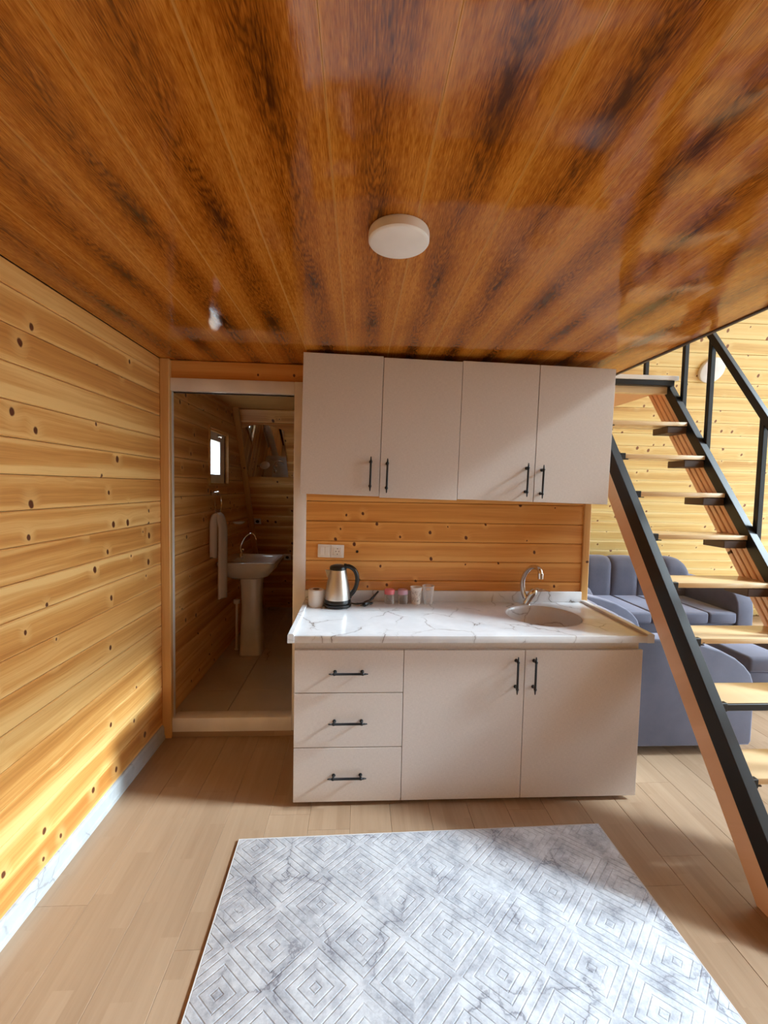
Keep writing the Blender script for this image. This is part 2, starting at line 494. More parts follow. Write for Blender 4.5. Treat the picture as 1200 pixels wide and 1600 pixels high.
def tube(bm, pts, rad, n=10, cap=True):
    pts = [Vector(p) for p in pts]
    if not isinstance(rad, (list, tuple)): rad = [rad] * len(pts)
    up = None; rings = []
    for i, p in enumerate(pts):
        t = (pts[min(i + 1, len(pts) - 1)] - pts[max(i - 1, 0)]).normalized()
        if up is None:
            up = t.orthogonal().normalized()
        up = (up - t * up.dot(t)).normalized()
        s = t.cross(up)
        rings.append([bm.verts.new(p + (up * math.cos(2 * PI * j / n) + s * math.sin(2 * PI * j / n)) * rad[i]) for j in range(n)])
    for a, b in zip(rings, rings[1:]):
        for j in range(n):
            bm.faces.new((a[j], a[(j + 1) % n], b[(j + 1) % n], b[j]))
    if cap:
        bm.faces.new(rings[0][::-1]); bm.faces.new(rings[-1])
def curve_pts(ctrl, n=8):
    """Catmull-Rom through control points."""
    P = [Vector(c) for c in ctrl]
    P = [P[0] * 2 - P[1]] + P + [P[-1] * 2 - P[-2]]
    out = []
    for i in range(1, len(P) - 2):
        for j in range(n):
            t = j / n
            a, b, c, d = P[i - 1:i + 3]
            out.append(.5 * ((2 * b) + (c - a) * t + (2 * a - 5 * b + 4 * c - d) * t * t + (3 * b - 3 * c + d - a) * t ** 3))
    out.append(P[-2])
    return out
def prism(bm, poly, place, h0, h1, bevel=0.0, seg=2):
    """extrude a 2-D polygon; place(a, b, h) -> 3-D point."""
    lo = [bm.verts.new(place(a, b, h0)) for a, b in poly]
    hi = [bm.verts.new(place(a, b, h1)) for a, b in poly]
    fs = [bm.faces.new(lo), bm.faces.new(hi)]
    n = len(poly)
    for i in range(n):
        fs.append(bm.faces.new((lo[i], lo[(i + 1) % n], hi[(i + 1) % n], hi[i])))
    bmesh.ops.recalc_face_normals(bm, faces=fs)
    if bevel > 0:
        es = list({e for f in fs[:2] for e in f.edges})
        bmesh.ops.bevel(bm, geom=es, offset=bevel, segments=seg, profile=.5, affect='EDGES')
def XZ(y0=0): return lambda a, b, h: Vector((a, h, b))
def YZ(): return lambda a, b, h: Vector((h, a, b))
def XY(): return lambda a, b, h: Vector((a, b, h))

_pl = {}
def plank_mesh(L, H, mat, T_=.016, ch=.005, gap=.0012, name='plank'):
    key = (round(L, 4), round(H, 4), mat.name, T_, ch)
    if key not in _pl:
        bm = bmesh.new()
        poly = [(0, gap + ch), (ch, gap), (T_, gap), (T_, H - gap), (ch, H - gap), (0, H - gap - ch)]
        prism(bm, poly, YZ(), gap, L - gap)
        _pl[key] = mesh_of(name, bm, mat)
    return _pl[key]
R_BACK = Matrix.Identity(4)
R_LEFT = Matrix(((0, -1, 0, 0), (1, 0, 0, 0), (0, 0, 1, 0), (0, 0, 0, 1)))          # x->Y, faces +X
R_CEIL = Matrix(((0, 0, 1, 0), (1, 0, 0, 0), (0, 1, 0, 0), (0, 0, 0, 1)))           # x->Y, z->X, faces -Z
R_FLOOR = Matrix(((0, 0, -1, 0), (1, 0, 0, 0), (0, -1, 0, 0), (0, 0, 0, 1)))        # x->Y, z->-X, faces +Z
R_SLOPE = Matrix.Rotation(TH, 4, 'X')

# ---------------------------------------------------------------- the setting
# laminate floor
fl = struct('floor', bbox((XL - .1, YF - .2, -.08), (XG + .1, Y0 + .3, -.013)), M['sub'])
PW, PLN = .2, 1.28
x_start = 1.382 - PW * 13
cols = int((XG - x_start) / PW) + 2
for c in range(cols):
    x1 = x_start + PW * (c + 1)
    if x1 - PW > XG: break
    off = [1.64, 1.02, 2.26, 1.46, .80, 1.98][c % 6] if c != 13 else 1.78
    y = off - PLN * 3
    y_end = YW if x1 < XP else Y0 - .02
    while y < y_end:
        a, b = max(y, -2.3), min(y + PLN, y_end)
        if b - a > .03:
            link('plank', plank_mesh(b - a, PW, M['laminate'], .012, .0012, .0004, 'floor_plank'), fl, T((x1, a, 0)) @ R_FLOOR)
        y += PLN
# bathroom floor
bf = struct('floor_bathroom', bbox((XL, YW + .02, -.01), (XP, Y0 - .02, ZB - .012)), M['grout'])
xs = [-1.23, -.865, -.265, .335, .935, 1.49]
ys = [YW + .02, 3.205, 3.805, 4.405, 5.005, 5.44]
for i in range(5):
    for j in range(5):
        bm = bbox((xs[i] + .002, ys[j] + .002, ZB - .012), (xs[i + 1] - .002, ys[j + 1] - .002, ZB), .0015)
        obj('tile', bm, M['tile'], bf)

# ceiling under the loft: long glossy panels
ce = struct('ceiling', bbox((XL, YF + SL * 2.4 - .1, ZC + .012), (XR - .02, YW + .06, ZC + .062)), M['sub'])
PC = .23
xs = [-.31 + PC * i for i in range(-5, 10)]
for x in xs:
    a, b = max(x, XL), min(x + PC, XR - .006)
    if b - a < .02: continue
    link('panel', plank_mesh(3.88, b - a, M['ceiling'], .012, .0006, .00015, 'ceiling_panel'), ce, T((a, -1.09, ZC)) @ R_CEIL)
cb = struct('ceiling_bathroom', bbox((XL, YW + .06, 2.36), (XP, 4.32, 2.45)), M['roof'])
# loft floor edge
struct('trim_4', bbox((XR - .006, -1.09, ZC - .006), (XR + .014, 4.2, ZC + .075), .003), M['trim_brown'])

# left wall
def plank_wall(parent, x0, x1, rows, place, mat, L_first=0):
    for z0, z1 in rows:
        link('plank', plank_mesh(x1 - x0, z1 - z0, mat), parent, place(x0, z0))
wl = struct('wall_left', bbox((XL - .06, YF - .1, -.02), (XL - .016, YW, ZC + .1)), M['sub'])
rows = []
z = 2.304
while z > 0: rows.append((z - .131, z)); z -= .131
rows = [(max(a, 0), b) for a, b in rows if b > .02] + [(2.304, ZC)]
plank_wall(wl, -2.1, YW, rows, lambda x, z: T((XL, x, z)) @ R_LEFT, M['pine'])
# left gable above the loft
bm = bmesh.new()
prism(bm, [(YF - .1 + SL * ZC, ZC + .1), (Y0 + .1 - SL * ZC, ZC + .1), ((YF + Y0) / 2, ZR + .1)], YZ(), XL - .06, XL)
struct('wall_left_upper', bm, M['roof'])
# bathroom left wall with its window opening
XB = -1.21
WY0, WY1, WZ0, WZ1 = 3.575, 4.045, 1.640, 2.085
wbl = bmesh.new()
for lo, hi in (((XB - .058, YW, 0), (XB - .016, WY0, 2.45)), ((XB - .058, WY1, 0), (XB - .016, Y0, 2.45)),
               ((XB - .058, WY0, 0), (XB - .016, WY1, WZ0)), ((XB - .058, WY0, WZ1), (XB - .016, WY1, 2.45))):
    box(wbl, lo, hi)
wbl = struct('wall_bathroom_left', wbl, M['sub'])
for i in range(19):
    z0, z1 = ZB + i * .131, min(ZB + (i + 1) * .131, 2.37)
    if z1 - z0 < .02: continue
    if z1 <= WZ0 + .02 or z0 >= WZ1 - .02:
        segs = [(YW + .02, Y0 - SL * z0)]
    else:
        segs = [(YW + .02, WY0), (WY1, Y0 - SL * z0)]
        for c0, c1 in ((z0, min(z1, WZ0 - .004)), (max(z0, WZ1 + .004), z1)):      # short filling pieces above and below the window
            if c1 - c0 > .02:
                link('plank', plank_mesh(WY1 - WY0, c1 - c0, M['pine']), wbl, T((XB, WY0, c0)) @ R_LEFT)
    for a, b in segs:
        link('plank', plank_mesh(b - a, z1 - z0, M['pine']), wbl, T((XB, a, z0)) @ R_LEFT)
# kitchen wall: backing with the doorway left open
DX0, DX1, DZ = -1.172, -.416, 2.20
bm = bmesh.new()
box(bm, (DX1, YW + .016, 0), (XP, YW + .055, ZC)); box(bm, (XL, YW + .016, DZ), (DX1, YW + .055, ZC)); box(bm, (XL, YW + .016, 0), (DX0 - .01, YW + .03, DZ))
wk = struct('wall_back', bm, M['sub'])
rows = [(1.024 + .128 * i, 1.024 + .128 * (i + 1)) for i in range(-8, 11)]
for z0, z1 in rows:
    z0, z1 = max(z0, 0), min(z1, ZC)
    if z1 - z0 < .01: continue
    link('plank', plank_mesh(XP + .38, z1 - z0, M['pine_kitchen']), wk, T((-.38, YW, z0)))
link('plank', plank_mesh(1.1, ZC - DZ - .01, M['pine_kitchen']), wk, T((XL + .02, YW - .001, DZ + .01)))
# partition between bathroom and living area
bm = bmesh.new()
prism(bm, [(YW + .055, 0), (Y0, 0), (Y0 - SL * ZC, ZC), (YW + .055, ZC)], YZ(), XP - .03, XP + .02)
struct('wall_partition', bm, M['roof'])
# far sloping wall, boards as far up as one sees them
bm = bmesh.new()
prism(bm, [(Y0 + .022 + SL * .05, -.05), (Y0 + .14 + SL * .05, -.05), (Y0 + .14 - SL * ZR, ZR), (Y0 + .022 - SL * ZR, ZR)], YZ(), XL - .06, XG + .06)
wf = struct('wall_far', bm, M['roof'])
PF = .1335
off_f = 2.942 / math.cos(TH) % PF
n_rows = int(4.6 / math.cos(TH) / PF)
for i in range(-1, n_rows):
    s0 = off_f + i * PF
    s0, s1 = max(s0, .0), off_f + (i + 1) * PF
    def pl(x): return T((x, Y0 - SL * s0 * math.cos(TH), s0 * math.cos(TH))) @ R_SLOPE
    link('plank', plank_mesh(XG - XP - .02, s1 - s0, M['pine_bright']), wf, pl(XP + .02))
    if s1 * math.cos(TH) < 2.42:
        link('plank', plank_mesh(XP - .03 - XB, s1 - s0, M['pine']), wf, pl(XB))
# near slope behind the camera
bm = bmesh.new()
prism(bm, [(YF, -.05), (YF - .12, -.05), (YF - .12 + SL * ZR, ZR), (YF + SL * ZR, ZR)], YZ(), XL - .06, XG + .06)
struct('wall_front', bm, M['roof'])
# glazed gable on the right
GY0, GY1, GZ = YF, Y0, ZR
wg = bmesh.new()
prism(wg, [(YF - .1, 0), (YF + .15, 0), ((YF + Y0) / 2, ZR - .35), (Y0 - .15, 0), (Y0 + .1, 0), ((YF + Y0) / 2, ZR + .1)], YZ(), XG, XG + .1)
box(wg, (XG, YF, 0), (XG + .1, Y0, .12))
for z in (2.3,):
    box(wg, (XG, YF + SL * z, z - .05), (XG + .1, Y0 - SL * z, z + .05))
for y in (-.35, .95, 2.25, 3.55, 4.6):
    zt = min((y - YF) / SL, (Y0 - y) / SL)
    box(wg, (XG, y - .04, 0), (XG + .1, y + .04, zt))
win2 = struct('window_2', wg, M['white_pvc'])
bm = bmesh.new()
prism(bm, [(YF + .1, .1), (Y0 - .1, .1), ((YF + Y0) / 2, ZR - .3)], YZ(), XG + .045, XG + .055)
obj('pane', bm, M['pane'], win2)
# trims
regrain(struct('trim_1', bbox((XL, YW - .035, 0), (XL + .058, YW + .002, ZC - .002), .004), M['pine_post']), Q_UP)
regrain(struct('trim_2', bbox((XP - .012, YW - .012, 0), (XP + .036, YW + .06, ZC - .002), .004), M['pine_post']), Q_UP)
bm = bmesh.new(); box(bm, (XB, -.035, 0), (XB + .055, 0, 2.75), .004, 1, T((0, Y0, 0)) @ R_SLOPE)
regrain(struct('trim_3', bm, M['pine_post']), R_SLOPE @ Q_UP)
bm = bmesh.new()
prism(bm, [(0, 0), (.020, 0), (.020, .022), (.016, .026), (.014, .075), (.008, .088), (0, .09)], lambda a, b, h: Vector((XL + a, h, b)), -2.2, YW - .036)
struct('baseboard_left', bm, M['skirting'])
struct('baseboard_back', bbox((XL + .058, YW - .022, 0), (-.36, YW - .002, .036), .003), M['laminate'])

# ---------------------------------------------------------------- bathroom doorway
dr = bpy.data.objects.new('door_1', None); C.objects.link(dr); dr['kind'] = 'structure'
dr.location = (DX0, YW, 0)
def dpart(name, lo, hi, bev=.004):
    return obj(name, bbox(Vector(lo) - dr.location, Vector(hi) - dr.location, bev, 2), M['white_pvc'], dr, 40)
dpart('jamb', (DX0 - .012, YW - .02, .036), (DX0, YW + .035, 2.2776))
dpart('jamb', (DX1, YW - .022, .036), (-.337, YW + .065, 2.2776))
dpart('head', (DX0, YW - .021, DZ), (DX1, YW + .065, 2.2776))
dpart('threshold', (DX0, YW - .024, .036), (DX1, YW + .065, .127))

# ---------------------------------------------------------------- cabinet handles
def handle_bm():
    """bar handle along local z, standing off towards local -y."""
    bm = bmesh.new()
    half = [(.0012, .098), (.0035, .094), (.0030, .090), (.0052, .087), (.0030, .084), (.0060, .081), (.0040, .078), (.0078, .074), (.0078, .067), (.0060, .064), (.0060, .0)]
    prof = [(r, -z) for r, z in half] + [(r, z) for r, z in half[::-1][1:]]
    lathe(bm, prof, 10, T((0, -.030, 0)))
    for z in (-.068, .068):
        lathe(bm, [(.0095, 0), (.0095, .003), (.0050, .006), (.0050, .026), (.0066, .028), (.0066, .033)], 10, T((0, 0, z)) @ Matrix.Rotation(PI / 2, 4, 'X'))
    return bm
HANDLE = mesh_of('handle', handle_bm(), M['black_steel'], 50)
RH = Matrix.Rotation(PI / 2, 4, 'Y')
def front(parent, name, x0, x1, z0, z1, y, hx, hz, horizontal=False, th=.018):
    """door or drawer front as a part of a cabinet, with its handle."""
    d = obj(name, bbox((x0, y, z0), (x1, y + th, z1), .0012, 1), M['melamine'], parent)
    link('handle', HANDLE, d, T((hx, y, hz)) @ (RH if horizontal else Matrix.Identity(4)))
    return d
# base: drawer unit and double-door unit
YB = 2.130
BX = [-.310, .2387, .8642, 1.490]
dc = thing('drawer_cabinet', (BX[0], YB, 0), 'white cabinet with three drawers under the left end of the marble worktop', 'cabinet')
b = bmesh.new()
box(b, (0, .020, .025), (BX[1] - BX[0], .57, .854)); box(b, (.03, .07, 0), (BX[1] - BX[0], .55, .03))
obj('body', b, M['melamine'], dc)
w = BX[1] - BX[0]
for z0, z1 in ((.595, .812), (.312, .591), (.025, .308)):
    front(dc, 'drawer', .001, w - .0015, z0, z1, 0, .272, {(.595): .703, (.312): .448, (.025): .165}[z0], True)
dk = thing('sink_cabinet', (BX[1], YB, 0), 'white two-door base cabinet under the sink, right of the drawers', 'cabinet')
b = bmesh.new()
W2 = BX[3] - BX[1]
for lo, hi in (((0, .020, .025), (.018, .57, .854)), ((W2 - .030, .020, .025), (W2 - .012, .57, .854)), ((.018, .020, .025), (W2 - .030, .57, .043)),
               ((.018, .560, .043), (W2 - .030, .57, .854)), ((.018, .020, .800), (W2 - .030, .038, .854)), ((0, .07, 0), (W2 - .04, .088, .026)), ((0, .53, 0), (W2 - .04, .55, .026))):
    box(b, lo, hi)
obj('body', b, M['melamine'], dk)
wd = BX[2] - BX[1]
front(dk, 'door', .0015, wd - .0015, .025, .812, 0, .818 - BX[1], .69)
front(dk, 'door', wd + .0015, W2, .025, .812, 0, .911 - BX[1], .689)
# wall cabinets, hung a little crooked
UX, UW, UY = -.331, .901, 2.473
z_u0, z_u1 = 1.571, 2.3586
tilt = Matrix.Rotation(math.radians(.95), 4, 'Y')
pivot = Vector((UX + UW, UY, (z_u0 + z_u1) / 2))
for i, (lab, hs) in enumerate((('white two-door wall cabinet above the kettle', (.065, .159)), ('white two-door wall cabinet above the sink', (.970, 1.061)))):
    uc = thing('wall_cabinet', (0, 0, 0), lab, 'cabinet', 'white wall cabinets under the ceiling')
    x0 = UX + UW * i
    loc = T(pivot) @ tilt @ T(-pivot) @ T((x0, UY, z_u0))
    uc.location = loc.to_translation(); uc.rotation_euler = (0, math.radians(.95), 0)
    H = z_u1 - z_u0
    obj('body', bbox((.001, .019, 0), (UW - .001, YW - UY - .004, H - .002)), M['melamine'], uc)
    drop = .006 if i == 0 else 0
    front(uc, 'door', .0012, UW / 2 - .0025, 0, H, 0, hs[0] - x0, 1.697 - z_u0)
    front(uc, 'door', UW / 2 + .0012, UW - .0012, -drop, H - drop, 0, hs[1] - x0, 1.690 - z_u0)

# ---------------------------------------------------------------- worktop with moulded sink
WX0, WX1, WYF, ZT, ZU = -.338, 1.520, 2.105, .893, .860
wt_ = thing('worktop', (WX0, WYF, ZU), 'white marble-patterned kitchen worktop with round moulded sink and raised end rims', 'worktop')
SX, SY, SR = 1.10, 2.468, .214
org = Vector((WX0, WYF, ZU))
def slab():
    bm = bmesh.new()
    x0, x1, y0, y1 = 0, WX1 - WX0, 0, YW - WYF - .002
    cx, cy = SX - WX0, SY - WYF
    angs = sorted([2 * PI * i / 72 for i in range(72)] + [math.atan2(y - cy, x - cx) % (2 * PI) for x in (x0, x1) for y in (y0, y1)])
    top_o, top_i, bot_o, bot_i = [], [], [], []
    for a in angs:
        c, s = math.cos(a), math.sin(a)
        t = min(((x1 - cx) / c if c > 1e-9 else (x0 - cx) / c if c < -1e-9 else 1e9), ((y1 - cy) / s if s > 1e-9 else (y0 - cy) / s if s < -1e-9 else 1e9))
        o = (cx + c * t, cy + s * t); i_ = (cx + c * SR, cy + s * SR)
        fy = 1 if o[1] < .001 else 0
        top_o.append(bm.verts.new((o[0], o[1], ZT - ZU))); bot_o.append(bm.verts.new((o[0], o[1], 0)))
        top_i.append(bm.verts.new((*i_, ZT - ZU))); bot_i.append(bm.verts.new((*i_, 0)))
    n = len(angs)
    for i in range(n):
        j = (i + 1) % n
        bm.faces.new((top_o[i], top_o[j], top_i[j], top_i[i])); bm.faces.new((bot_o[j], bot_o[i], bot_i[i], bot_i[j]))
        bm.faces.new((bot_o[i], bot_o[j], top_o[j], top_o[i])); bm.faces.new((bot_i[j], bot_i[i], top_i[i], top_i[j]))
    return bm
obj('slab', slab(), M['marble'], wt_)
# front lip rounded over
bm = bmesh.new(); box(bm, (0, -.004, -.0005), (WX1 - WX0, .012, ZT - ZU + .0025), .0025, 2)
obj('front_edge', bm, M['marble'], wt_, 40)
def rim(x0, x1):
    bm = bmesh.new()
    h = ZT - ZU
    prism(bm, [(x0, 0), (x1, 0), (x1, h + .008), (x1 - .004, h + .013), (x0 + .004, h + .013), (x0, h + .008)], lambda a, b, hh: Vector((a, hh, b)), -.0065, YW - WYF - .003)
    return bm
obj('rim', rim(-.001, .030), M['marble'], wt_)
obj('rim', rim(WX1 - WX0 - .030, WX1 - WX0 + .006), M['marble'], wt_)
obj('upstand', bbox((.0, YW - WYF - .022, ZT - ZU - .001), (WX1 - WX0 - .03, YW - WYF - .002, ZT - ZU + .070), .004, 2), M['marble'], wt_, 40)
bm = bmesh.new()
prof = [(.030, -.152), (.09, -.150), (.150, -.140), (.188, -.115), (.204, -.07), (.211, -.02), (.2135, -.003), (.219, .0015), (.224, .0008)]
lathe(bm, prof, 64, T((SX - WX0, SY - WYF, ZT - ZU)), cap=False)
bm.verts.ensure_lookup_table()
bowl = obj('sink_bowl', bm, M['marble'], wt_, 60)
bm = bmesh.new(); lathe(bm, [(.032, 0), (.032, .003), (.024, .0045), (.004, .002)], 24, T((SX - WX0, SY - WYF, ZT - ZU - .153)))
obj('drain', bm, M['chrome'], bowl, 40)

# kitchen mixer tap
fx, fy = 1.092, 2.715
ft = thing('kitchen_tap', (fx, fy, ZT), 'chrome mixer tap with curved spout behind the round kitchen sink', 'tap')
bm = bmesh.new()
ax = Vector((.050, -.02, .100)).normalized()
mm = Vector((0, 0, 1)).rotation_difference(ax).to_matrix().to_4x4()
lathe(bm, [(.027, 0), (.027, .006), (.022, .010)], 20)
lathe(bm, [(.024, 0), (.0235, .06), (.025, .064), (.025, .098), (.016, .110)], 20, T((0, 0, .006)) @ mm)
obj('body', bm, M['chrome'], ft, 45)
bm = bmesh.new()
sp = curve_pts([(-.004, .004, .04), (-.018, .012, .085), (-.024, .008, .15), (-.020, -.02, .205), (-.004, -.065, .250), (.012, -.11, .262), (.020, -.145, .252), (.022, -.158, .222)], 6)
tube(bm, sp, [.0165 - .003 * i / len(sp) for i in range(len(sp))], 12)
lathe(bm, [(.0160, -.022), (.0170, .012)], 14, T(sp[-1]))
obj('spout', bm, M['chrome'], ft, 45)
bm = bmesh.new()
tube(bm, curve_pts([(.048, -.020, .102), (.072, -.03, .106), (.100, -.040, .103), (.134, -.052, .095)], 5), [.011] * 5 + [.0075] * 5 + [.004] * 6, 8)
obj('lever', bm, M['chrome'], ft, 45)

# ---------------------------------------------------------------- things on the worktop
kx, ky = -.122, 2.650
kt = thing('electric_kettle', (kx, ky, ZT), 'stainless steel electric kettle with black handle on the left of the worktop', 'kettle')
bm = bmesh.new(); lathe(bm, [(.080, 0), (.084, .004), (.084, .020), (.080, .023)], 32); obj('power_base', bm, M['black_plastic'], kt, 40)
bm = bmesh.new(); lathe(bm, [(.078, .023), (.0805, .026), (.0800, .046), (.0785, .048)], 32); obj('foot_band', bm, M['black_plastic'], kt, 40)
bm = bmesh.new(); lathe(bm, [(.0785, .048), (.0775, .07), (.073, .11), (.066, .15), (.057, .19), (.051, .216), (.049, .228)], 36); obj('body', bm, M['brushed'], kt, 40)
bm = bmesh.new(); lathe(bm, [(.050, .228), (.053, .231), (.052, .244), (.046, .252), (.028, .258), (.01, .260)], 32); obj('lid', bm, M['black_plastic'], kt, 40)
bm = bmesh.new()
hp = curve_pts([(.035, 0, .250), (.072, 0, .246), (.103, 0, .222), (.118, 0, .180), (.113, 0, .130), (.094, 0, .088), (.068, 0, .060)], 6)
tube(bm, hp, [.016, .016, .016] + [.0135] * (len(hp) - 6) + [.014] * 3, 10)
for v in bm.verts: v.co.y *= 1.2
box(bm, (.046, -.014, .05), (.085, .014, .07), .004)
prism(bm, [(.058, .07), (.074, .07), (.066, .13), (.056, .19), (.048, .236), (.036, .24), (.046, .19)], lambda a, b, h: Vector((a, h, b)), -.013, .013)
obj('handle', bm, M['black_plastic'], kt, 45)
bm = bmesh.new()
v = [bm.verts.new(p) for p in ((-.045, -.020, .222), (-.080, 0, .226), (-.045, .020, .222), (-.056, -.016, .180), (-.066, 0, .176), (-.056, .016, .180), (-.040, 0, .215))]
for f in ((0, 1, 4, 3), (1, 2, 5, 4), (3, 4, 5)): bm.faces.new([v[i] for i in f])
bmesh.ops.solidify(bm, geom=bm.faces[:], thickness=.0015)
obj('spout', bm, M['brushed'], kt)
# its cord with plug
cd = thing('power_cord', (.02, 2.68, ZT), 'short black power cord and plug lying beside the kettle', 'cord')
bm = bmesh.new()
tube(bm, curve_pts([(-.06, -.005, .012), (-.03, .0, .006), (.01, .02, .005), (.055, .035, .006), (.075, .02, .008), (.062, -.01, .010), (.045, -.02, .014)], 6), .0042, 8)
obj('cable', bm, M['black_plastic'], cd, 50)
bm = bmesh.new()
tube(bm, [(.02, -.045, .014), (.028, -.035, .016), (.045, -.012, .020), (.058, .005, .024)], [.013, .017, .015, .008], 10)
for s in (-1, 1): tube(bm, [(.022 + s * .006, -.042 - s * .004, .014), (.006 + s * .006, -.062 - s * .004, .011)], .0024, 6)
obj('plug', bm, M['black_plastic'], cd, 50)
bm = bmesh.new()
tube(bm, [(.055, .0, .024), (.085, .04, .045), (.112, .072, .068)], [.008, .0075, .006], 8)
obj('strain_relief', bm, M['black_plastic'], cd, 50)
# toilet roll
tp = thing('toilet_roll', (-.256, 2.660, ZT), 'white toilet paper roll standing left of the kettle', 'paper roll')
bm = bmesh.new(); lathe(bm, [(.021, .001), (.045, 0), (.048, .004), (.0485, .098), (.046, .102), (.021, .102)], 32, cap=False); obj('paper', bm, M['paper'], tp, 50)
bm = bmesh.new(); lathe(bm, [(.0212, .0), (.0212, .1035), (.0195, .1035), (.0195, .002), (.002, .0015)], 24, cap=False); obj('core', bm, M['card'], tp, 50)
bm = bmesh.new()
# jars
for x, mt, lab in ((.203, 'pink', 'small clear glass jar with a coral pink lid'), (.289, 'lavender', 'small clear glass jar with a lavender lid')):
    j = thing('glass_jar', (x, 2.722, ZT), lab, 'jar', 'little lidded jars on the worktop')
    bm = bmesh.new(); lathe(bm, [(.006, .001), (.028, 0), (.031, .004), (.031, .050), (.027, .060), (.025, .060), (.029, .049), (.029, .006), (.004, .004)], 24, cap=False); obj('glass', bm, M['jar_glass'], j, 45)
    bm = bmesh.new(); lathe(bm, [(.030, .060), (.0325, .062), (.0325, .086), (.030, .090), (.004, .0905)], 24); obj('lid', bm, M[mt], j, 40)
cp = thing('paper_cup', (.374, 2.720, ZT), 'printed paper cup between the lavender-lidded jar and the clear cup', 'cup')
bm = bmesh.new(); lathe(bm, [(.003, .004), (.0265, .004), (.0270, 0), (.0375, .104), (.0390, .106), (.0375, .108), (.0360, .105), (.0255, .008), (.003, .007)], 28, cap=False); obj('shell', bm, M['cup'], cp, 50)
bm = bmesh.new()
for i in range(28):
    pass
tube(bm, [(.0382 * math.cos(2 * PI * i / 28), .0382 * math.sin(2 * PI * i / 28), .107) for i in range(29)], .0014, 6); obj('rolled_rim', bm, M['paper'], cp, 50)
pc = thing('plastic_cup', (.452, 2.722, ZT), 'clear plastic drinking cup, rightmost beside the paper cup', 'cup')
bm = bmesh.new()
pr = [(.003, .003), (.026, .001), (.0275, .006)]
for i in range(8):
    pr += [(.0275 + .0098 * (i + .4) / 8 + .0006, .012 + .012 * i), (.0275 + .0098 * (i + .8) / 8, .018 + .012 * i)]
pr += [(.0380, .112), (.0395, .114), (.0380, .116)]
lathe(bm, pr, 28, cap=False); obj('shell', bm, M['clear_plastic'], pc, 50)
bm = bmesh.new(); tube(bm, [(.0388 * math.cos(2 * PI * i / 28), .0388 * math.sin(2 * PI * i / 28), .115) for i in range(29)], .0013, 6); obj('rolled_rim', bm, M['clear_plastic'], pc, 50)

# switch and socket plate
sp_ = thing('switch_socket_plate', (-.1765, YW - .0005, 1.215), 'cream wall plate with light switch and power socket above the kettle', 'switch')
sp_.rotation_euler = (0, math.radians(1.2), 0)
obj('plate', bbox((-.084, -.009, -.042), (.084, 0, .042), .003, 2), M['white_plastic'], sp_, 40)
obj('frame_joint', bbox((-.0006, -.0096, -.040), (.0006, -.008, .040)), M['hole'], sp_)
for a in (-.0685, -.0405):
    obj('rocker', bbox((a, -.0125, -.028), (a + .027, -.008, .028), .0015, 1), M['white_plastic'], sp_)
bm = bmesh.new()
RX = Matrix.Rotation(PI / 2, 4, 'X')
box(bm, (.014, -.0115, -.028), (.070, -.008, .028), .0015)
sk = obj('socket', bm, M['white_plastic'], sp_)
bm = bmesh.new(); lathe(bm, [(.0195, 0), (.0215, .001), (.0215, .0022), (.0190, .0022), (.0185, .0006), (.002, .0005)], 28, T((.042, -.0112, 0)) @ RX); obj('socket_ring', bm, M['white_plastic'], sk, 40)
bm = bmesh.new()
for dx in (-.0095, .0095): lathe(bm, [(.0030, 0), (.0030, .0012)], 12, T((.042 + dx, -.0114, 0)) @ RX)
for dz in (-.0175, .0175): box(bm, (.039, -.0142, dz - .0022), (.045, -.0112, dz + .0022))
obj('socket_hole', bm, M['hole'], sk)
cg = tag(obj('cable_grommet', bmesh.new(), M['dark']), 'small black cable hole in the board right of the switch plate', 'grommet')
bm = bmesh.new(); lathe(bm, [(.0085, 0), (.0085, .003), (.0065, .004), (.006, .001), (.001, .001)], 18, T((-.008, YW, 1.213)) @ RX); bm.to_mesh(cg.data); bm.free()

# ---------------------------------------------------------------- ceiling light and wall light
def disc_lamp(name, mat4, r, h, label):
    o = bpy.data.objects.new(name, None); C.objects.link(o); o.matrix_world = mat4
    tag(o, label, 'lamp')
    bm = bmesh.new(); lathe(bm, [(r - .006, 0), (r - .002, .001), (r - .002, .008), (r - .006, .008)], 48); obj('base', bm, M['white_plastic'], o, 40)
    bm = bmesh.new(); lathe(bm, [(r, .006), (r + .0005, .010), (r, h - .006), (r - .003, h - .002), (r - .008, h), (.004, h + .001)], 56); obj('diffuser', bm, M['lamp'], o, 35)
    return o
disc_lamp('ceiling_light', T((.105, 1.335, ZC)) @ Matrix.Rotation(PI, 4, 'X'), .091, .034, 'round white flush ceiling light on the glossy wood ceiling')
zl = 2.813
disc_lamp('wall_light', T((3.314, Y0 - SL * zl, zl)) @ R_SLOPE @ RX, .118, .034, 'round white light on the sloping far wall behind the stair railing')

# ---------------------------------------------------------------- rug
ra = math.radians(1.3)
rg = thing('area_rug', (.35, 1.93 - .60, 0), 'white and grey marbled rug with carved diamonds in front of the cabinets', 'rug', rz=ra)
bm = bmesh.new(); box(bm, (-.855, -.65, .001), (.855, .612, .011), .003, 2); obj('pile', bm, M['rug'], rg, 50)
bm = bmesh.new()
for lo, hi in (((-.860, -.655, 0), (-.853, .617, .0105)), ((.853, -.655, 0), (.860, .617, .0105)), ((-.853, .610, 0), (.853, .617, .0105)), ((-.853, -.655, 0), (.853, -.648, .0105))):
    box(bm, lo, hi, .0015)
obj('binding', bm, M['binding'], rg)

